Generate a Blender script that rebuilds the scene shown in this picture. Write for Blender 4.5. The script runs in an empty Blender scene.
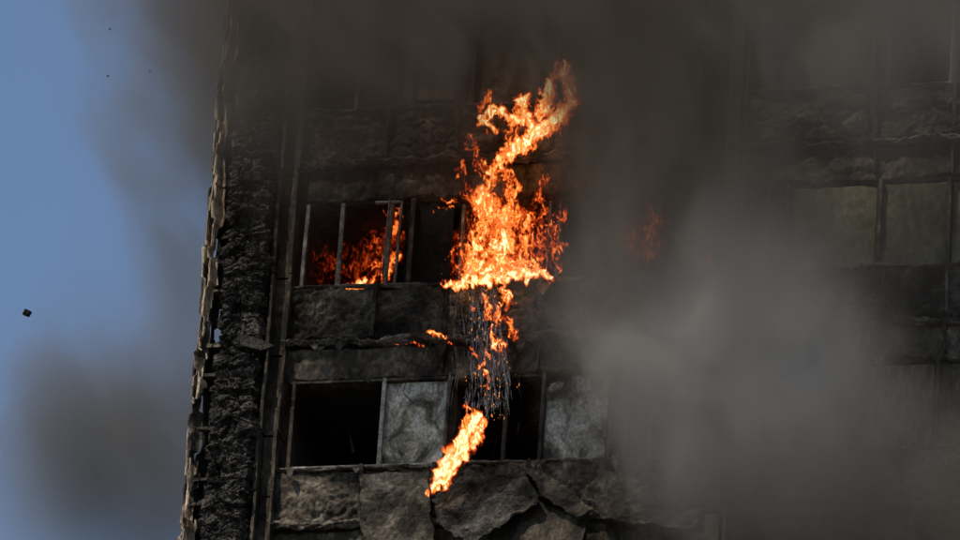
import bpy, bmesh, math, random
import numpy as np
from mathutils import Vector, Matrix
random.seed(7); rng=np.random.RandomState(5)
scene=bpy.context.scene
# ------------------------------------------------------------------ camera
C=Vector((25.1,-107.1,1.7)); T=Vector((0,0,60.0))
f=(T-C).normalized(); r=f.cross(Vector((0,0,1))).normalized(); u=r.cross(f)
th=math.radians(4.0)
R=r*math.cos(th)+u*math.sin(th); U=u*math.cos(th)-r*math.sin(th)
D=(T-C).length; WID=13.9
cam=bpy.data.cameras.new("camera"); co=bpy.data.objects.new("camera",cam); scene.collection.objects.link(co)
m=Matrix((R,U,-f)).transposed().to_4x4(); m.translation=C; co.matrix_world=m
cam.sensor_width=36; cam.lens=36*D/WID; cam.clip_end=9000; cam.clip_start=1
scene.camera=co
# survey: photo measurement -> metres on the facade plane (x,z)
K=WID/960.0
def S(px,py,y=0.0):
    d=f*D+R*((px-480)*K)+U*((270-py)*K)
    t=(y-C.y)/d.y
    p=C+d*t
    return p.x,p.z
def Sn(px,py,y):
    dx=f.x*D+R.x*(px-480)*K+U.x*(270-py)*K
    dy=f.y*D+R.y*(px-480)*K+U.y*(270-py)*K
    dz=f.z*D+R.z*(px-480)*K+U.z*(270-py)*K
    t=(y-C.y)/dy
    return C.x+dx*t, C.z+dz*t
def X(px,py,y=0): return S(px,py,y)[0]
def Z(px,py,y=0): return S(px,py,y)[1]
# ------------------------------------------------------------------ numpy noise
perm=np.arange(256); rng.shuffle(perm); perm=np.concatenate([perm,perm,perm])
G=rng.normal(size=(256,3)); G/=np.linalg.norm(G,axis=1)[:,None]
def perlin(x,y,z):
    x,y,z=np.broadcast_arrays(np.asarray(x,float),np.asarray(y,float),np.asarray(z,float))
    xi=np.floor(x).astype(int);yi=np.floor(y).astype(int);zi=np.floor(z).astype(int)
    xf=x-xi;yf=y-yi;zf=z-zi
    fd=lambda t:t*t*t*(t*(t*6-15)+10)
    a,b,c=fd(xf),fd(yf),fd(zf)
    out=0
    for i in (0,1):
        for j in (0,1):
            for k in (0,1):
                h=perm[perm[perm[(xi+i)&255]+((yi+j)&255)]+((zi+k)&255)]
                g=G[h]
                d=g[...,0]*(xf-i)+g[...,1]*(yf-j)+g[...,2]*(zf-k)
                w=(a if i else 1-a)*(b if j else 1-b)*(c if k else 1-c)
                out=out+w*d
    return out*1.5
def fbm(x,y,z,o=4):
    s=0;a=1.0
    for i in range(o):
        s=s+a*perlin(x*2**i+i*17.3,y*2**i+i*5.1,z*2**i); a*=.5
    return s
def cells(x,z,seed=0,n=1):
    xi=np.floor(x).astype(int);zi=np.floor(z).astype(int)
    f1=np.full(x.shape,9.);f2=np.full(x.shape,9.);idv=np.zeros(x.shape)
    for i in (-1,0,1):
        for j in (-1,0,1):
            h=perm[perm[(xi+i+seed*31)&255]+((zi+j)&255)]
            g=G[h]
            cx=xi+i+.5+.45*g[...,0];cz=zi+j+.5+.45*g[...,1]
            d=np.hypot(x-cx,z-cz)
            c=d<f1
            f2=np.where(c,f1,np.minimum(f2,d)); idv=np.where(c,g[...,2],idv); f1=np.where(c,d,f1)
    return f2-f1,idv
# ------------------------------------------------------------------ material helpers
def newmat(name):
    mt=bpy.data.materials.new(name); mt.use_nodes=True; nt=mt.node_tree; nt.nodes.clear()
    return mt,nt
def N(nt,t,**k):
    n=nt.nodes.new(t)
    for a,b in k.items(): setattr(n,a,b)
    return n
def ramp(nt,stops,interp='LINEAR'):
    n=nt.nodes.new('ShaderNodeValToRGB'); e=n.color_ramp; e.interpolation=interp
    while len(e.elements)<len(stops): e.elements.new(.5)
    for el,(p,c) in zip(e.elements,stops):
        el.position=p; el.color=tuple(c)+(1,) if len(c)==3 else c
    return n
def surf(name,stops,scale=2.5,stretch=(1,1,1),bump=.03,bscale=18,rough=.9,metal=0,detail=6,dist=.4,spk=.8):
    mt,nt=newmat(name); L=nt.links.new
    out=N(nt,'ShaderNodeOutputMaterial'); b=N(nt,'ShaderNodeBsdfPrincipled')
    b.inputs['Roughness'].default_value=rough; b.inputs['Metallic'].default_value=metal
    b.inputs['Specular IOR Level'].default_value=.2
    tc=N(nt,'ShaderNodeTexCoord'); mp=N(nt,'ShaderNodeMapping'); mp.inputs['Scale'].default_value=stretch
    L(tc.outputs['Object'],mp.inputs['Vector'])
    n=N(nt,'ShaderNodeTexNoise'); n.inputs['Scale'].default_value=scale;n.inputs['Detail'].default_value=detail
    n.inputs['Roughness'].default_value=.65; n.inputs['Distortion'].default_value=dist
    L(mp.outputs[0],n.inputs['Vector'])
    rp=ramp(nt,stops); L(n.outputs['Fac'],rp.inputs[0])
    n2=N(nt,'ShaderNodeTexNoise'); n2.inputs['Scale'].default_value=scale*9;n2.inputs['Detail'].default_value=4
    n2.inputs['Roughness'].default_value=.7
    L(mp.outputs[0],n2.inputs['Vector'])
    r2=ramp(nt,[(.35,(.3,.3,.3)),(.55,(1,1,1)),(.72,(2.1,2.0,1.85))])
    L(n2.outputs['Fac'],r2.inputs[0])
    mx=N(nt,'ShaderNodeMix',data_type='RGBA',blend_type='MULTIPLY'); mx.inputs[0].default_value=spk
    L(rp.outputs[0],mx.inputs[6]);L(r2.outputs[0],mx.inputs[7]); L(mx.outputs[2],b.inputs['Base Color'])
    bn=N(nt,'ShaderNodeTexNoise'); bn.inputs['Scale'].default_value=bscale;bn.inputs['Detail'].default_value=5;bn.inputs['Roughness'].default_value=.7
    L(tc.outputs['Object'],bn.inputs['Vector'])
    bp=N(nt,'ShaderNodeBump'); bp.inputs['Distance'].default_value=bump; bp.inputs['Strength'].default_value=1
    L(bn.outputs['Fac'],bp.inputs['Height']); L(bp.outputs[0],b.inputs['Normal'])
    L(b.outputs[0],out.inputs[0]); return mt
M_char=surf("charred_insulation",[(.34,(.012,.010,.008)),(.46,(.050,.040,.029)),(.56,(.13,.105,.076)),(.68,(.29,.24,.18))],scale=1.6,bump=.05)
M_bark=surf("burnt_foam_crust",[(.34,(.010,.009,.008)),(.47,(.052,.045,.037)),(.59,(.13,.115,.095)),(.72,(.25,.225,.19))],scale=2.6,bump=.07,bscale=22)
M_lip=surf("ash_coated_ledge",[(.34,(.03,.026,.021)),(.48,(.13,.108,.082)),(.60,(.27,.23,.18)),(.74,(.42,.37,.30))],scale=2.2,bump=.04,bscale=22)
M_conc=surf("sooty_concrete",[(.33,(.016,.012,.009)),(.48,(.060,.048,.034)),(.60,(.135,.107,.078)),(.73,(.23,.185,.14))],scale=1.5,bump=.02,stretch=(1,1,.6),dist=.8)
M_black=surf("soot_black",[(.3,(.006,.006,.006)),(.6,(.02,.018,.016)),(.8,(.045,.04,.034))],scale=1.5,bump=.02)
M_room=surf("gutted_room_wall",[(.3,(.04,.034,.026)),(.5,(.11,.09,.066)),(.7,(.2,.165,.13))],scale=1.2,bump=.02)
M_panel=surf("heat_stained_panel",[(.38,(.05,.046,.036)),(.45,(.15,.138,.105)),(.52,(.30,.28,.22)),(.62,(.52,.49,.42))],scale=2.6,bump=.012,stretch=(1,1,.7),dist=1.0,spk=.7)
M_olive=surf("smoked_panel",[(.3,(.04,.037,.024)),(.5,(.15,.138,.09)),(.7,(.25,.228,.155))],scale=1.1,bump=.01,stretch=(1,1,.5),spk=.5)
M_brown=surf("scorched_aluminium",[(.3,(.05,.036,.024)),(.41,(.22,.15,.098)),(.52,(.44,.34,.235)),(.66,(.65,.55,.43))],scale=3.5,bump=.015,stretch=(1,1,.5),rough=.6)
M_pier=surf("browned_pier",[(.3,(.07,.05,.032)),(.5,(.17,.125,.082)),(.7,(.27,.2,.14))],scale=1.3,bump=.015,stretch=(1,1,.3))
M_frame=surf("window_frame_ash",[(.3,(.06,.055,.05)),(.48,(.20,.19,.16)),(.65,(.45,.43,.38))],scale=4,bump=.008,rough=.6)
M_ground=surf("asphalt_ground",[(.3,(.035,.035,.035)),(.7,(.07,.068,.062))],scale=.3,bump=.01)
# ------------------------------------------------------------------ mesh helpers
tower=bpy.data.objects.new("tower_block",None); scene.collection.objects.link(tower)
def link(name,me,mat,parent=tower,smooth=False):
    o=bpy.data.objects.new(name,me); scene.collection.objects.link(o)
    if mat: me.materials.append(mat)
    if parent: o.parent=parent
    if smooth:
        me.polygons.foreach_set('use_smooth',[True]*len(me.polygons))
    return o
class Boxes:
    def __init__(s): s.v=[];s.f=[]
    def add(s,x0,x1,y0,y1,z0,z1,lean=0,jit=0):
        b=len(s.v)
        for (x,y,z) in ((x0,y0,z0),(x1,y0,z0),(x1,y1,z0),(x0,y1,z0),(x0,y0,z1),(x1,y0,z1),(x1,y1,z1),(x0,y1,z1)):
            s.v.append((x+(lean if z==z1 else 0)+random.uniform(-jit,jit),y+random.uniform(-jit,jit),z+random.uniform(-jit,jit)))
        for q in ((0,3,2,1),(4,5,6,7),(0,1,5,4),(1,2,6,5),(2,3,7,6),(3,0,4,7)): s.f.append(tuple(b+i for i in q))
    def build(s,name,mat,parent=tower,bev=.0):
        me=bpy.data.meshes.new(name); me.from_pydata(s.v,[],s.f); me.update()
        o=link(name,me,mat,parent)
        if bev:
            md=o.modifiers.new("bevel",'BEVEL'); md.width=bev; md.segments=2
        return o
def gridmesh(name,P,mat,parent=tower,mask=None,attr=None,smooth=True):
    n,mm=P.shape[:2]; idx=np.arange(n*mm).reshape(n,mm)
    q=np.stack([idx[:-1,:-1],idx[1:,:-1],idx[1:,1:],idx[:-1,1:]],-1).reshape(-1,4)
    V=P.reshape(-1,3)
    if mask is not None:
        mk=mask.reshape(-1); q=q[mk[q].any(1)]
    used=np.unique(q); rem=np.full(len(V),-1); rem[used]=np.arange(len(used))
    me=bpy.data.meshes.new(name); me.from_pydata(V[used].tolist(),[],rem[q].tolist()); me.update()
    if attr:
        for k,a in attr.items():
            at=me.attributes.new(k,'FLOAT','POINT'); at.data.foreach_set('value',a.reshape(-1)[used].astype(np.float32))
    return link(name,me,mat,parent,smooth)
def rough_sheet(name,x0,x1,z0,z1,y,mat,amp=.06,step=.022,cell=3.5,seed=0,droop=0,edge=.05,depth=.18,wave=1.0):
    nx=max(4,int((x1-x0)/step)); nz=max(4,int((z1-z0)/step))
    xs=np.linspace(x0,x1,nx+1); zs=np.linspace(z0,z1,nz+1)
    xx,zz=np.meshgrid(xs,zs,indexing='ij')
    wx=xx+.12*fbm(xx*2,zz*2,seed+.3,3); wz=zz+.12*fbm(xx*2,zz*2,seed+7.3,3)
    c,i=cells(wx*cell,wz*cell*1.2,seed)
    c2,i2=cells(wx*cell*2.7,wz*cell*2.4,seed+3)
    big=fbm(xx*.9*wave,zz*1.3*wave,seed+1.7,5)
    patch=np.clip(fbm(xx*.8,zz*.8,seed+9.1,3)*2+.5,0,1)
    h=amp*(1.3*big+patch*(.9*np.clip(c*3,0,1)+.35*i+.4*np.clip(c2*3,0,1)))
    h+=amp*.35*fbm(xx*9,zz*9,seed+4.4,3)
    tz=(zz-z0)/(z1-z0)
    ez=edge*(fbm(xx*3.0,seed+2.2+0*xx,.5,4))
    fine=.02*fbm(xx*14,seed+2.9+0*xx,.5,3)
    zz2=zz+(ez*1.2+fine)*(1-tz)+ edge*.5*fbm(xx*2.3,seed+5.2+0*xx,.1,4)*tz - droop*np.clip(fbm(xx*2.6,seed+8.+0*xx,.1,4)-.25,0,1)*(1-tz)
    yy=y-h
    b=np.zeros_like(xx,bool); b[0]=b[-1]=True; b[:,0]=b[:,-1]=True
    yy=np.where(b,y+depth,yy)
    return gridmesh(name,np.stack([xx,yy,zz2],-1),mat)
# ------------------------------------------------------------------ facade grid
sillC=Z(300,289); headC=Z(305,203); sillB=Z(288,470); headB=Z(290,382)
H=sillC-sillB
XL=X(227,270); XW=X(293,270); XE=X(1180,270); XP=X(735,150)
rows=[(sillB-2*H,headB-2*H),(sillB-H,headB-H),(sillB,headB),(sillC,headC),(sillC+H,headC+H),(sillC+2*H,headC+2*H)]
bx=Boxes(); dk=Boxes()
for i,(s,h) in enumerate(rows):
    nxt=s+H
    bx.add(XW-.3,XE,.10,.35,h,nxt-.02)
    dk.add(XW-.3,XE,.36,6,h+.25,h+.5)
    dk.add(XW-.25,XE,3.2,3.4,s-.6,h+.25)
    for xp in (XW-.2,X(455,270)-.1,X(620,270),X(765,270),X(960,270)):
        dk.add(xp,xp+.15,.5,3.19,s-.6,h+.24)
    for k in range(26):
        x=random.uniform(XW,XE-.3); y=random.uniform(.5,2.2); l=random.uniform(.15,.8)
        dk.add(x,x+random.uniform(.02,.06),y,y+.04,h+.24-l,h+.24,lean=random.uniform(-.2,.2))
bx.add(XL+.12,XW-.32,.2,6,rows[0][0]-1,rows[-1][1]+1.5)
bx.build("concrete_spandrel_wall",M_conc); dk.build("gutted_room",M_room)
lo=Boxes(); lw=Boxes()
zb=rows[0][0]-.6
lo.add(XL,XE,.6,18,0,zb)
z=zb
while z-H>1:
    lo.add(XL,XE,.0,.58,z-1.6,z-.02); 
    x=XL
    while x<XE-1:
        lo.add(x,x+.5,.1,.58,z-H,z-1.61); x+=2.6
    lw.add(XL+.1,XE-.1,.3,.5,z-H+.01,z-1.62); z-=H
lo.add(XL,XE,6.2,18,zb+.01,rows[-1][1]+2.5)
lo.build("tower_body",M_conc); lw.build("dark_window_band",M_black)
tp=Boxes(); tp.add(XL,XE,.0,6.1,rows[-1][1]+1.52,rows[-1][1]+2.6); tp.build("tower_top",M_conc)
led=Boxes()
for i,(s,h) in enumerate(rows):
    z0=h; z1=s+H; hh=z1-z0
    zl=z0+hh*.40
    rough_sheet("spandrel_crust",XW-.05,XE,zl+.03,z1-.05,-.02,M_char,amp=.068,seed=i*3+1,step=.02,cell=4.2)
    rough_sheet("window_head_band",XW-.02,XE,z0+.01,zl-.07,.04,M_conc,amp=.03,seed=i*3+2,cell=2.4,step=.02,edge=.04,droop=.12)
    xs=np.arange(XW-.05,XE,.02); sN=14
    ph=np.linspace(-math.pi*.5,math.pi*.5,sN)
    xx,pp=np.meshgrid(xs,ph,indexing='ij')
    rad=.05+.04*fbm(xx*2.6,pp*.6,i+.5,5)+.03*fbm(xx*9,pp*1.5,i+3.5,3)
    rad=np.clip(rad,.008,1)
    wob=.06*fbm(xx*1.0,0*xx+i,.3,5)
    P=np.stack([xx,-.03-rad*1.9*np.cos(pp),zl-.02+wob+rad*np.sin(pp)],-1)
    gridmesh("ledge_lip",P,M_lip)
    rad=np.clip(.028+.022*fbm(xx*3,pp*.6,i+9.5,5),.006,1)
    P=np.stack([xx,-.02-rad*2.6*np.cos(pp),z1-.03+.025*fbm(xx*1.3,0*xx+i+4,.3,4)+rad*np.sin(pp)],-1)
    gridmesh("sill_lip",P,M_lip)
    for px in (375,445,540,620,700,858,868,945):
        x=X(px,310)+random.uniform(-.02,.02)
        if random.random()<.85: led.add(x,x+random.uniform(.03,.07),-.14,.08,zl+.02+random.uniform(-.02,.1),z1-.01,lean=random.uniform(-.03,.03),jit=.008)
        if random.random()<.5: led.add(x,x+random.uniform(.03,.05),-.07,.08,z0+random.uniform(0,.1),zl-.03,lean=random.uniform(-.03,.03),jit=.008)
led.build("fixing_post",M_bark,bev=.008)
# ------------------------------------------------------------------ corner column (burnt foam)
def column():
    z0=rows[0][0]-1; z1=rows[-1][1]+1.5
    xa=XL+.06; xb=X(268,270); 
    prof=[(xa+.02,.9),(xa,.0),(xa+.02,-.32),(xb-.02,-.32),(xb,.3)]
    pts=[]
    for (a,b) in zip(prof[:-1],prof[1:]):
        L=math.hypot(b[0]-a[0],b[1]-a[1]); n=max(2,int(L/.015))
        for k in range(n):
            t=k/n; pts.append((a[0]+(b[0]-a[0])*t,a[1]+(b[1]-a[1])*t))
    pts=np.array(pts); 
    tn=np.gradient(pts,axis=0); tn/=np.linalg.norm(tn,axis=1)[:,None]
    nr=np.stack([tn[:,1],-tn[:,0]],-1)*1.0
    ker=np.ones(9)/9
    nr=np.stack([np.convolve(np.pad(nr[:,k],4,mode='edge'),ker,'valid') for k in (0,1)],-1)
    if nr[np.argmin(pts[:,1])][1]>0: nr=-nr
    s=np.arange(len(pts))*.015
    zs=np.arange(z0,z1,.016)
    ss,zz=np.meshgrid(s,zs,indexing='ij')
    wx=ss+.12*fbm(ss*3,zz*3,.3,4); wz=zz+.12*fbm(ss*3,zz*3,7.3,4)
    c,i=cells(wx*5.2,wz*8.5,1); c2,i2=cells(wx*12,wz*19,4)
    h=.045*np.clip(c*3.2,0,1)+.055*i+.026*np.clip(c2*3,0,1)+.025*i2+.06*fbm(ss*1.2,zz*1.7,3.3,5)+.02*fbm(ss*12,zz*12,1.1,3)
    h-=.15*np.clip(fbm(ss*.6+4,zz*3.5,8.3,4)-.2,0,1)
    PX=pts[:,0][:,None]+nr[:,0][:,None]*h; PY=pts[:,1][:,None]+nr[:,1][:,None]*h
    gridmesh("corner_column_crust",np.stack([PX,PY,zz],-1),M_bark,smooth=False)
column()
ch=Boxes()
zA=rows[0][0]-1; zT=rows[-1][1]+1.5
xc0=X(275,270); xc1=X(294,270)
z=zA
while z<zT:
    hgt=random.uniform(.9,1.9)
    ch.add(xc0,xc0+.05,-.22,.25,z,z+hgt-.02,lean=random.uniform(-.02,.02),jit=.01)
    ch.add(xc0+.055,xc1-.05,-.02,.0,z,z+hgt-.03,jit=.01)
    ch.add(xc1-.045,xc1+.0,-.17,.25,z,z+hgt-.015,lean=random.uniform(-.02,.02),jit=.01)
    z+=hgt
ch.build("corner_channel",M_conc,bev=.01)
# ------------------------------------------------------------------ tattered cladding rail at the outer edge
def rail(name,off,w,y0,mat,seed,th=.02,hth=-.28,jag=.035):
    zs=np.arange(zA,zT,.03); us=np.linspace(0,1,8)
    uu,zz=np.meshgrid(us,zs,indexing='ij')
    a=off+.05*fbm(zz*.9,0*zz+seed,.2,4)+.02*np.sign(perlin(zz*2.2,0*zz+seed+3,.7))
    b=off+w+.05*fbm(zz*1.5,0*zz+seed+5,.2,4)+jag*np.sign(perlin(zz*1.7,0*zz+seed+9,.7))
    b=np.maximum(b,a+.02)
    xx=XL+a+(b-a)*uu
    yy=y0+.10*uu+.04*fbm(uu*2,zz*1.5,seed+2.,4)-.04*np.sin(uu*6.3)
    hole=(fbm(zz*.55,uu*.4,seed+20.,3)>hth)
    P=np.stack([xx,yy,zz],-1)
    o=gridmesh(name,P,mat,mask=hole,smooth=False)
    md=o.modifiers.new("thick",'SOLIDIFY'); md.thickness=th
    return o
rail("edge_cladding_rail",-.25,.08,-.42,M_brown,1.0)
rail("edge_cladding_inner",-.16,.16,-.20,M_black,6.0,hth=-.6)
rail("edge_cladding_strip",-.17,.09,-.48,M_brown,11.0,hth=-.05)
rail("edge_cladding_backing",-.26,.12,-.36,M_conc,15.0,hth=-.4)
bk=Boxes()
z=zA
while z<zT:
    bk.add(XL-.20,XL+.08,-.3+random.uniform(-.05,.05),-.2,z,z+random.uniform(.03,.07),jit=.015)
    z+=random.uniform(.35,.9)
bk.build("rail_bracket",M_conc)
# ------------------------------------------------------------------ window frames, panels
fr=Boxes(); dkf=Boxes()
def vbar(B,px,py,row,w=.05,y=-.02,d=.08,z0=0,z1=1,lean=0):
    s,h=rows[row]; x=X(px,py,y); B.add(x-w/2,x+w/2,y,y+d,s+(h-s)*z0,s+(h-s)*z1,lean=lean,jit=.006)
for px,w,ln in ((304,.05,.02),(340,.055,.0),(387,.045,.03),(397,.035,.02)): vbar(fr,px,245,3,w,lean=ln,y=.0,z1=.98)
s,h=rows[3]
fr.add(X(376,200),X(401,200),-.03,.03,h-.07,h-.03,jit=.01); fr.add(X(300,285),X(404,285),.0,.06,s+.01,s+.05,jit=.008)
vbar(fr,384,245,3,.02,y=-.10,z0=.1,z1=.97,lean=.03)
for px in (461,548,558): vbar(fr,px,245,3,.035,z1=.9)
for px in (410,632,662,690,765,785,878,947): vbar(dkf,px,245,3,.06)
s,h=rows[2]
for px,w in ((291,.05),(381,.06),(446,.05),(541,.05),(609,.05)): vbar(fr if px in(381,) else dkf,px,425,2,w,y=-.03)
for px in (505,650,720,865,935): vbar(dkf,px,425,2,.06)
fr.add(X(290,470),X(446,470),-.02,.05,s+.01,s+.045,jit=.008)
dkf.add(X(290,385),X(446,385),-.02,.06,h-.05,h-.005,jit=.008)
for ro in (0,1,4,5):
    for px in (300,345,400,461,545,620,690,765,790,880,947): vbar(dkf,px,245,ro,.055)
fr.build("window_frame",M_frame,bev=.006); dkf.build("charred_window_frame",M_conc,bev=.006)
def panel(name,px0,px1,py,row,mat,z0=.02,z1=.97,y=.05,seed=0,tear=None):
    s,h=rows[row]; xa=X(px0,py,y); xb=X(px1,py,y); za=s+(h-s)*z0; zb_=s+(h-s)*z1
    nx=50;nz=60
    xx,zz=np.meshgrid(np.linspace(xa,xb,nx),np.linspace(za,zb_,nz),indexing='ij')
    yy=y+.03*fbm(xx*1.2,zz*1.2,seed,3)+.008*fbm(xx*8,zz*8,seed+3,3)
    mk=None
    if tear: 
        uu=(xx-xa)/(xb-xa); vv=(zz-za)/(zb_-za)
        mk=tear(uu,vv)+.12*fbm(xx*4,zz*4,seed+1,4)>0
    o=gridmesh(name,np.stack([xx,yy,zz],-1),mat,mask=mk)
    md=o.modifiers.new("thick",'SOLIDIFY'); md.thickness=.025
    return o
panel("infill_panel",384,445,425,2,M_panel,seed=1)
panel("infill_panel",545,607,420,2,M_panel,seed=2,tear=lambda a,b: np.where(a<.38, .75-b*.9+.3*(a), 1)+0*b)
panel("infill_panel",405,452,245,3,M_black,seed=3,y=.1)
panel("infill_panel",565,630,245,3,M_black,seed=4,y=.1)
panel("infill_panel",667,760,245,3,M_conc,seed=5,y=.1)
panel("infill_panel",790,876,230,3,M_olive,seed=6,y=.1)
panel("infill_panel",880,946,225,3,M_olive,seed=7,y=.08)
panel("infill_panel",952,1100,225,3,M_olive,seed=8,y=.1)
panel("infill_panel",652,718,420,2,M_conc,seed=9,y=.1)
panel("infill_panel",724,862,410,2,M_conc,seed=10,y=.12)
panel("infill_panel",868,933,405,2,M_pier,seed=11,y=.1)
panel("infill_panel",938,1100,405,2,M_conc,seed=12,y=.1)
panel("infill_panel",405,455,70,4,M_pier,seed=13,y=.05,z0=.1)
panel("infill_panel",620,690,70,4,M_conc,seed=14,y=.1)
panel("infill_panel",790,876,60,4,M_conc,seed=15,y=.1)
panel("infill_panel",470,540,70,4,M_conc,seed=15,y=.1)
panel("infill_panel",950,1100,60,4,M_olive,seed=16,y=.1)
pr=Boxes()
z=zA
while z<zT:
    pr.add(XP-.10,XP+.10,-.20,.09,z,z+H-.03,jit=.008); pr.add(XP+.14,XP+.18,-.14,.09,z,z+H-.08,jit=.012); z+=H
pr.build("pier_casing",M_pier,bev=.012)
# ------------------------------------------------------------------ torn boards and shreds hanging
def plate(name,pts,mat,th=.03,parent=tower,sub=4,amp=.03,seed=0):
    bm=bmesh.new(); vs=[]
    for px,py,y in pts:
        x,z=S(px,py,y); vs.append(bm.verts.new((x,y,z)))
    bm.faces.new(vs); bmesh.ops.triangulate(bm,faces=bm.faces[:])
    for _ in range(sub): bmesh.ops.subdivide_edges(bm,edges=bm.edges[:],cuts=1,use_grid_fill=True)
    co_=np.array([v.co[:] for v in bm.verts])
    d=amp*fbm(co_[:,0]*2.5,co_[:,2]*2.5,seed+.2,4); e=amp*.6*fbm(co_[:,0]*5,co_[:,2]*5,seed+5.2,3); e2=amp*.6*fbm(co_[:,0]*5,co_[:,2]*5,seed+9.2,3)
    for v,a,b,c in zip(bm.verts,d,e,e2): v.co.y+=a; v.co.x+=b; v.co.z+=c
    me=bpy.data.meshes.new(name); bm.to_mesh(me); bm.free()
    o=link(name,me,mat,parent)
    md=o.modifiers.new("thick",'SOLIDIFY'); md.thickness=th
    return o
plate("torn_board",[(432,500,-.5),(452,486,-.35),(486,470,-.2),(520,466,-.2),(540,500,-.55),(500,528,-.75),(470,545,-.85),(440,526,-.7)],M_bark,seed=1,amp=.09,sub=5)
plate("torn_board",[(498,530,-.3),(540,502,-.3),(572,516,-.4),(592,514,-.45),(575,560,-.7),(500,562,-.6)],M_conc,seed=6,amp=.06)
plate("torn_board",[(522,466,-.15),(560,482,-.35),(594,512,-.6),(578,518,-.62),(545,498,-.5)],M_char,seed=2,amp=.07,th=.04)
plate("torn_board",[(360,476,-.12),(428,472,-.15),(434,545,-.3),(400,552,-.34),(362,548,-.16)],M_char,seed=3,amp=.06,sub=5)
plate("torn_board",[(598,470,-.1),(640,480,-.3),(700,515,-.5),(690,530,-.4),(600,520,-.15)],M_char,seed=4,amp=.07)
plate("torn_board",[(238,335,-.50),(256,338,-.54),(274,346,-.50),(262,351,-.50),(242,346,-.5)],M_bark,seed=5,amp=.02)
for k in range(60):
    px=random.uniform(285,940); py0=random.choice([346,346,292,470,470,520,382]) - (px-300)*.042
    w=random.uniform(3,16); l=random.uniform(4,18); y=random.uniform(-.2,-.1)
    plate("hanging_shred",[(px,py0,y),(px+w,py0+random.uniform(-3,1),y),(px+w*.8,py0+l*.5,y-.05),(px+w*.45,py0+l,y-.03),(px+w*.1,py0+l*.4,y)],random.choice([M_char,M_bark,M_lip,M_conc]),th=.012,sub=2,amp=.05,seed=k)
cu=bpy.data.curves.new("dangling_wire",'CURVE'); cu.dimensions='3D'; cu.bevel_depth=.006
for k in range(26):
    px=random.uniform(290,940); py0=random.choice([346,292,382])-(px-300)*.042
    sp=cu.splines.new('POLY'); n=10; sp.points.add(n-1); y=-.18; l=random.uniform(10,50); sw=random.uniform(-14,14)
    for i in range(n):
        t=i/(n-1); x,z=S(px+sw*t*t+3*math.sin(t*5+k),py0+l*(t if k%3 else math.sin(t*3.14)),y); sp.points[i].co=(x,y-.05*t,z,1)
cu.materials.append(M_bark); o=bpy.data.objects.new("dangling_wire",cu); scene.collection.objects.link(o); o.parent=tower
# ------------------------------------------------------------------ flames
mt,nt=newmat("flame"); L=nt.links.new
out=N(nt,'ShaderNodeOutputMaterial'); em=N(nt,'ShaderNodeEmission'); tr=N(nt,'ShaderNodeBsdfTransparent'); mix=N(nt,'ShaderNodeMixShader')
at=N(nt,'ShaderNodeAttribute',attribute_name="fire_heat")
tc=N(nt,'ShaderNodeTexCoord'); nz=N(nt,'ShaderNodeTexNoise'); nz.inputs['Scale'].default_value=10; nz.inputs['Detail'].default_value=5; nz.inputs['Distortion'].default_value=1.4
mp=N(nt,'ShaderNodeMapping'); mp.inputs['Scale'].default_value=(1.5,1,.6); L(tc.outputs['Object'],mp.inputs['Vector']); L(mp.outputs[0],nz.inputs['Vector'])
mr=N(nt,'ShaderNodeMapRange'); mr.inputs[1].default_value=.3;mr.inputs[2].default_value=.7;mr.inputs[3].default_value=-.26;mr.inputs[4].default_value=.24
L(nz.outputs['Fac'],mr.inputs[0])
ad=N(nt,'ShaderNodeMath',operation='ADD',use_clamp=True); L(at.outputs['Fac'],ad.inputs[0]); L(mr.outputs[0],ad.inputs[1])
rc=ramp(nt,[(0,(.2,.008,.0)),(.25,(.6,.04,.005)),(.48,(1,.14,.018)),(.72,(1,.30,.05)),(.9,(1,.56,.17)),(1,(1,.85,.45))]); L(ad.outputs[0],rc.inputs[0]); L(rc.outputs[0],em.inputs[0])
rs=ramp(nt,[(0,(.25,)*3),(.5,(.8,)*3),(1,(1,)*3)]); L(ad.outputs[0],rs.inputs[0])
mu=N(nt,'ShaderNodeMath',operation='MULTIPLY'); mu.inputs[1].default_value=1.6; L(rs.outputs[0],mu.inputs[0]); L(mu.outputs[0],em.inputs[1])
ra=ramp(nt,[(.03,(0,)*3),(.3,(.25,)*3),(.55,(.75,)*3),(.8,(.95,)*3)]); L(ad.outputs[0],ra.inputs[0])
me_=N(nt,'ShaderNodeMapRange'); me_.inputs[1].default_value=0.0;me_.inputs[2].default_value=.14; L(at.outputs['Fac'],me_.inputs[0])
mm2=N(nt,'ShaderNodeMath',operation='MULTIPLY'); L(ra.outputs[0],mm2.inputs[0]); L(me_.outputs[0],mm2.inputs[1])
L(mm2.outputs[0],mix.inputs[0]); L(tr.outputs[0],mix.inputs[1]); L(em.outputs[0],mix.inputs[2]); L(mix.outputs[0],out.inputs[0])
M_flame=mt
fire=bpy.data.objects.new("fire",None); scene.collection.objects.link(fire)
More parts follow.
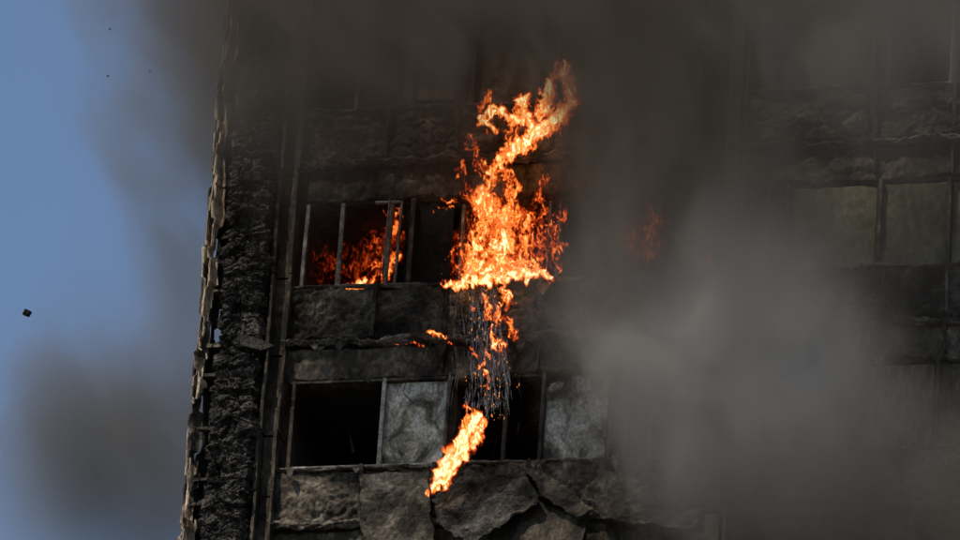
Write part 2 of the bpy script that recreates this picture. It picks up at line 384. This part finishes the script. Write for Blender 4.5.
def flame(name,caps,y,seed,warp=9,layers=3,gain=1.0,fil=.7,parent=fire,dy=.12,res=.8,ns=1.0):
    xs=[c[0] for c in caps]+[c[2] for c in caps]; ys=[c[1] for c in caps]+[c[3] for c in caps]; rm=max(c[4] for c in caps)
    x0,x1=min(xs)-rm-12,max(xs)+rm+12; y0,y1=min(ys)-rm-12,max(ys)+rm+12
    A,B=np.meshgrid(np.arange(x0,x1,res),np.arange(y0,y1,res),indexing='ij')
    for l in range(layers):
        sd=seed+l*3.7
        q=22.0/ns
        wx=A+warp*fbm(A/q,B/(q*1.5),sd,4); wy=B+warp*1.3*fbm(A/q,B/(q*1.5),sd+50,4)
        m_=np.zeros_like(A)
        for (ax,ay,bx_,by,rr,I) in caps:
            dx,dy_=bx_-ax,by-ay; LL=dx*dx+dy_*dy_+1e-6
            t=np.clip(((wx-ax)*dx+(wy-ay)*dy_)/LL,0,1)
            d=np.hypot(wx-ax-t*dx,wy-ay-t*dy_)
            m_=np.maximum(m_,I*np.clip(1.15-d/rr,0,1))
        rg=1-np.abs(fbm(wx/(13/ns),wy/(24/ns),sd+9,3))*1.9
        rg=np.clip(rg,0,1)
        heat=m_*(1+.35*rg)*gain-fil*(1-rg)*(.35+.5*(1-m_))
        heat=np.clip(heat,0,1)
        yy=y-l*dy+.12*fbm(A/40,B/40,sd+4,3)
        xx,zz=Sn(A,B,y-l*dy)
        gridmesh(name,np.stack([xx,yy,zz],-1),M_flame,parent,mask=heat>.005,attr={"fire_heat":heat})
crown=[(566,68,572,98,9,.75),(572,98,558,120,10,.8),(558,120,538,134,11,.85),(566,68,552,76,6,.6),(552,76,547,92,7,.7),(548,92,540,118,9,.8),(545,110,560,106,7,.6),
 (538,134,522,146,10,.85),(522,98,527,118,8,.9),(527,118,514,122,7,.8),(514,122,503,108,6,.7),(503,108,488,112,6,.85),(488,112,482,122,6,.85),(482,122,492,128,6,.85),(490,92,482,104,5,.55),
 (522,146,508,154,8,.8),(528,120,534,134,8,.75)]
flame("flame_crown",crown,-.55,1.0,warp=5.5,layers=3,gain=1.06,ns=1.9,fil=.9)
stem=[(512,130,503,160,7,.6),(503,160,490,178,8,.65),(490,178,480,200,9,.6),(500,160,514,188,6,.5),(480,196,492,214,13,.7),(492,214,514,222,12,.65),(545,175,535,198,6,.4),(440,203,456,206,3,.6),(472,140,480,168,5,.4),(462,170,470,200,5,.38),(508,190,512,215,8,.55)]
flame("flame_stem",stem,-.45,5.0,warp=10,layers=3,gain=1.06,ns=1.7,fil=.9)
body=[(486,205,474,262,17,.76),(505,215,497,268,18,.86),(525,222,530,270,14,.7),(540,200,545,268,6,.48),(466,245,460,275,11,.65),(557,205,555,268,5,.48)]
flame("flame_body",body,-.3,9.0,warp=12,layers=2,gain=.92,ns=1.5,dy=.18,fil=.95)
base=[(450,284,480,278,6,.9),(480,278,545,274,9,.95),(520,268,552,278,6,.85),(470,268,520,262,9,.75)]
flame("flame_base",base,-.35,13.0,warp=7,layers=2,gain=1.1,ns=1.7)
drip=[(503,290,509,302,5,.6),(500,306,498,322,4,.6),(508,318,514,336,5,.5),(492,330,494,345,3,.6),(488,350,490,358,2.5,.6),(486,372,487,378,2.5,.6),(484,360,483,366,2,.5),(496,340,505,348,4.5,.55),(486,295,489,316,4,.5),(473,352,478,356,2.5,.45),(470,300,474,312,2.5,.4),(484,385,486,392,2,.5)]
flame("flame_drip",drip,-.5,17.0,warp=6,layers=2,gain=1.3,ns=2.2,res=.6)
small=[(428,333,444,337,4,.7),(395,343,425,345,2,.45),(448,343,456,345,2.5,.5),(476,352,470,348,2,.5)]
flame("flame_lick",small,-.3,21.0,warp=3,layers=1,gain=1.1,ns=2.2,res=.6)
room=[(340,285,366,284,4,.8),(366,284,378,278,4,.5),(372,268,388,262,6,.45),(386,278,396,255,7,.6),(392,240,398,215,7,.45),(388,215,400,208,6,.4)]
flame("room_flame",room,.25,25.0,warp=5,layers=2,gain=1.0,ns=1.6,dy=-.25)
glow=[(325,265,365,262,30,.2),(375,260,395,230,24,.27)]
flame("room_fire_backdrop",glow,1.2,29.0,warp=12,layers=2,gain=.85,ns=.8,dy=-.3,fil=.25)
glow2=[(480,255,535,245,40,.34),(500,220,520,215,28,.3)]
flame("room_fire_behind",glow2,.6,33.0,warp=12,layers=2,gain=.95,ns=.9,dy=-.3,fil=.4)
glow3=[(638,245,648,222,30,.32),(710,256,712,258,4,.6)]
flame("room_fire_distant",glow3,-.08,37.0,warp=6,layers=1,gain=1.1,ns=.6,fil=.08)
bd=bpy.data.objects.new("burning_debris",None); scene.collection.objects.link(bd)
plate("charred_flap",[(484,418,-.7),(480,440,-.66),(468,462,-.62),(448,486,-.62),(431,497,-.66),(438,478,-.7),(455,452,-.72),(468,428,-.74)],M_black,parent=bd,seed=8,amp=.04)
flap=[(474,414,468,432,7,.85),(468,432,456,456,11,1.0),(456,456,442,476,11,1.05),(442,476,433,490,6,.95),(480,420,474,445,5,.7),(466,404,470,416,3,.6)]
flame("flap_flame",flap,-.85,41.0,warp=6,layers=2,gain=1.2,ns=1.7,parent=bd,dy=.08,fil=.6)
# ------------------------------------------------------------------ falling sparks and drip trails
def matsimple(name,col,a,e=0,ecol=(1,.4,.1)):
    mt,nt=newmat(name); L=nt.links.new
    out=N(nt,'ShaderNodeOutputMaterial'); b=N(nt,'ShaderNodeBsdfDiffuse'); b.inputs[0].default_value=col+(1,)
    t=N(nt,'ShaderNodeBsdfTransparent'); mx=N(nt,'ShaderNodeMixShader'); mx.inputs[0].default_value=a
    s=b
    if e:
        s=N(nt,'ShaderNodeEmission'); s.inputs[0].default_value=ecol+(1,); s.inputs[1].default_value=e
        mt.cycles.emission_sampling='NONE'
    L(t.outputs[0],mx.inputs[1]); L(s.outputs[0],mx.inputs[2]); L(mx.outputs[0],out.inputs[0]); return mt
M_trail=matsimple("molten_drip",(.8,.74,.70),.22)
M_spark=matsimple("ember",(0,0,0),1,1.3,(1,.28,.05))
V=[];F=[]
strands=[(random.gauss(486,13),random.uniform(-.12,.12)) for _ in range(34)]
for k in range(900):
    bx0,sl=random.choice(strands)
    py=random.uniform(286,404); px=bx0+sl*(py-286)+random.gauss(0,2.0)+4*math.sin(py*.04)
    if px<450 or px>522: continue
    n=5; l=random.uniform(3,20)*(1 if random.random()<.4 else .4); y=random.uniform(-1.0,-.4); w=random.uniform(.08,.30)*K
    dr=sl*l+random.uniform(-.5,.5); b=len(V)
    for i in range(n):
        t=i/(n-1); x,z=S(px+dr*t,py+l*t,y); ww=w*math.sin(math.pi*(.08+.84*t))
        V+= [(x-ww,y,z),(x+ww,y,z),(x,y+ww,z)]
        if i:
            a=b+3*i
            for p,q in ((0,1),(1,2),(2,0)): F.append((a-3+p,a-3+q,a+q,a+p))
me=bpy.data.meshes.new("molten_drips"); me.from_pydata(V,[],F); me.update(); link("molten_drips",me,M_trail,None)
V=[];F=[]
def gem(px,py,y,s,sx=1,sz=1):
    x,z=S(px,py,y); b=len(V); j=lambda:random.uniform(.6,1.3)*s
    V.extend([(x,y,z+j()*sz),(x+j()*sx,y,z),(x,y+j(),z),(x-j()*sx,y,z),(x,y-j(),z),(x,y,z-j()*sz)])
    for t in ((0,1,2),(0,2,3),(0,3,4),(0,4,1),(5,2,1),(5,3,2),(5,4,3),(5,1,4)): F.append(tuple(b+i for i in t))
for k in range(170):
    py=random.uniform(275,420); px=490+random.gauss(0,12); gem(px,py,random.uniform(-.9,-.4),random.uniform(.12,.42)*K,1,random.uniform(1.5,6))
for k in range(40):
    gem(random.uniform(440,560),random.uniform(60,300),random.uniform(-.9,-.4),random.uniform(.15,.4)*K)
me=bpy.data.meshes.new("embers"); me.from_pydata(V,[],F); me.update(); link("falling_embers",me,M_spark,None)
for n_,(px,py,s) in enumerate([(27,313,5.0),(150,71,1.2),(110,29,1.2),(108,76,1.3)]):
    bm=bmesh.new(); bmesh.ops.create_icosphere(bm,subdivisions=3,radius=1)
    for v in bm.verts:
        p=v.co.copy(); d=float(fbm(np.array([p.x*1.2+n_*5]),np.array([p.y*1.2]),np.array([p.z*1.2]),3)[0])
        v.co=p*(1+.45*d); v.co.x=max(-.75,min(.8,v.co.x)); v.co.z=max(-.62,min(.6,v.co.z)); v.co.y*=.5
    x,z=S(px,py,-.5)
    bmesh.ops.scale(bm,vec=Vector((s*K,)*3),verts=bm.verts)
    me=bpy.data.meshes.new("debris"); bm.to_mesh(me); bm.free(); o=link("falling_debris",me,M_black,None); o.location=(x,-.5,z); o.rotation_euler=(.2,.35+n_,.3)
# ------------------------------------------------------------------ smoke
def smoke_mat(name,blobs,yc,col,scale,lo_,hi_,gain,offs=(0,0,0),dens_floor=.15,aniso=.2,pale=None,palecol=None,rate=1.6,warp=4.5,rot=-25,dist=1.0,det=5):
    mt,nt=newmat(name); L=nt.links.new
    out=N(nt,'ShaderNodeOutputMaterial'); pv=N(nt,'ShaderNodeVolumePrincipled')
    pv.inputs['Color'].default_value=col+(1,); pv.inputs['Anisotropy'].default_value=aniso
    tc=N(nt,'ShaderNodeTexCoord')
    mp=N(nt,'ShaderNodeMapping'); mp.inputs['Location'].default_value=offs; mp.inputs['Rotation'].default_value=(0,math.radians(rot),0); mp.inputs['Scale'].default_value=(1,.45,.8)
    L(tc.outputs['Object'],mp.inputs[0])
    n=N(nt,'ShaderNodeTexNoise'); n.inputs['Scale'].default_value=scale; n.inputs['Detail'].default_value=det; n.inputs['Roughness'].default_value=.6; n.inputs['Distortion'].default_value=dist
    L(mp.outputs[0],n.inputs['Vector'])
    mr=N(nt,'ShaderNodeMapRange',interpolation_type='SMOOTHSTEP'); mr.inputs[1].default_value=lo_; mr.inputs[2].default_value=hi_; mr.inputs[3].default_value=dens_floor; mr.inputs[4].default_value=1
    L(n.outputs['Fac'],mr.inputs[0])
    sb=N(nt,'ShaderNodeMath',operation='SUBTRACT'); sb.inputs[1].default_value=.5; L(n.outputs['Fac'],sb.inputs[0])
    ws=N(nt,'ShaderNodeVectorMath',operation='MULTIPLY_ADD'); ws.inputs[1].default_value=(warp,0,-warp*.7)
    L(sb.outputs[0],ws.inputs[0]); L(tc.outputs['Object'],ws.inputs[2])
    def blobsum(bl):
        acc=None
        for (px,py,rx,rz,a) in bl:
            x,z=S(px,py,yc)
            s1=N(nt,'ShaderNodeVectorMath',operation='SUBTRACT'); s1.inputs[1].default_value=(x,0,z); L(ws.outputs[0],s1.inputs[0])
            s2=N(nt,'ShaderNodeVectorMath',operation='MULTIPLY'); s2.inputs[1].default_value=(1/(rx*K),0,1/(rz*K/.88)); L(s1.outputs[0],s2.inputs[0])
            ln=N(nt,'ShaderNodeVectorMath',operation='LENGTH'); L(s2.outputs[0],ln.inputs[0])
            g=N(nt,'ShaderNodeMapRange',interpolation_type='SMOOTHSTEP'); g.inputs[1].default_value=1;g.inputs[2].default_value=.15;g.inputs[3].default_value=0;g.inputs[4].default_value=a
            L(ln.outputs['Value'],g.inputs[0])
            if acc is None: acc=g.outputs[0]
            else:
                a_=N(nt,'ShaderNodeMath',operation='ADD'); L(acc,a_.inputs[0]); L(g.outputs[0],a_.inputs[1]); acc=a_.outputs[0]
        return acc
    acc=blobsum(blobs)
    mxm=N(nt,'ShaderNodeMath',operation='MAXIMUM'); mxm.inputs[1].default_value=0; L(acc,mxm.inputs[0])
    mm=N(nt,'ShaderNodeMath',operation='MULTIPLY'); L(mxm.outputs[0],mm.inputs[0]); L(mr.outputs[0],mm.inputs[1])
    m3=N(nt,'ShaderNodeMath',operation='MULTIPLY'); L(mm.outputs[0],m3.inputs[0]); m3.inputs[1].default_value=gain
    L(m3.outputs[0],pv.inputs['Density'])
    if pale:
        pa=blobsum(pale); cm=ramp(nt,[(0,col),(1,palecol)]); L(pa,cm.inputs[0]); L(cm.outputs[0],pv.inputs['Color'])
    L(pv.outputs[0],out.inputs['Volume'])
    mt.cycles.volume_step_rate=rate
    return mt
front=[(755,410,165,160,2.6),(690,215,140,190,1.9),(850,20,340,150,2.4),(440,-10,380,200,4.0),(900,520,240,110,1.0),(630,90,170,160,1.9),(610,300,90,200,.5),(290,90,110,150,.9),(860,230,200,130,.35),(530,110,75,80,-2.6),(515,235,90,90,-.9)]
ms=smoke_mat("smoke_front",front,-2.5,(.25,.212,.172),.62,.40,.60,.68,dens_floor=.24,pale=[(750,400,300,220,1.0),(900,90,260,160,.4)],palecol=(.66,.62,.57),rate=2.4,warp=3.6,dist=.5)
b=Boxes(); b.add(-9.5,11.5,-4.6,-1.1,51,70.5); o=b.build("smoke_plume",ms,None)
left=[(235,60,165,240,1.6),(225,260,150,230,1.4),(130,410,170,170,1.3),(200,480,150,180,1.2),(60,480,140,120,1.0),(260,-80,260,200,1.3)]
ms2=smoke_mat("smoke_left",left,2.5,(.38,.37,.36),.5,.36,.64,.46,offs=(4,2,1),dens_floor=.34,rate=2.4,warp=4,rot=20,dist=0.5,det=5)
b=Boxes(); b.add(-11,XL-.40,.8,4.6,51,70.5); o2=b.build("smoke_plume",ms2,None)
# ------------------------------------------------------------------ ground
b=Boxes(); b.add(-3000,3000,-3000,3000,-.5,0); b.build("ground",M_ground,None)
# ------------------------------------------------------------------ light
el=math.radians(50)
az=math.radians(32)   # sun stands to the front-left of the facade
sd=Vector((-math.cos(el)*math.sin(az),-math.cos(el)*math.cos(az),math.sin(el)))
sun=bpy.data.lights.new("sun",'SUN'); sun.energy=3.9; sun.angle=math.radians(.5); sun.color=(1,.91,.79)
so=bpy.data.objects.new("sun",sun); scene.collection.objects.link(so); so.rotation_euler=(-sd).to_track_quat('-Z','Y').to_euler()
w=bpy.data.worlds.new("World"); scene.world=w; w.use_nodes=True; nt=w.node_tree
bg=nt.nodes['Background']; sky=nt.nodes.new('ShaderNodeTexSky'); sky.sky_type='NISHITA'; sky.sun_disc=False
sky.sun_elevation=el; sky.sun_rotation=math.atan2(sd.x,sd.y); sky.air_density=1.0; sky.dust_density=.2; sky.ozone_density=2.0
nt.links.new(sky.outputs[0],bg.inputs[0]); bg.inputs[1].default_value=.125
scene.view_settings.view_transform='Standard'; scene.view_settings.look='None'; scene.view_settings.exposure=0
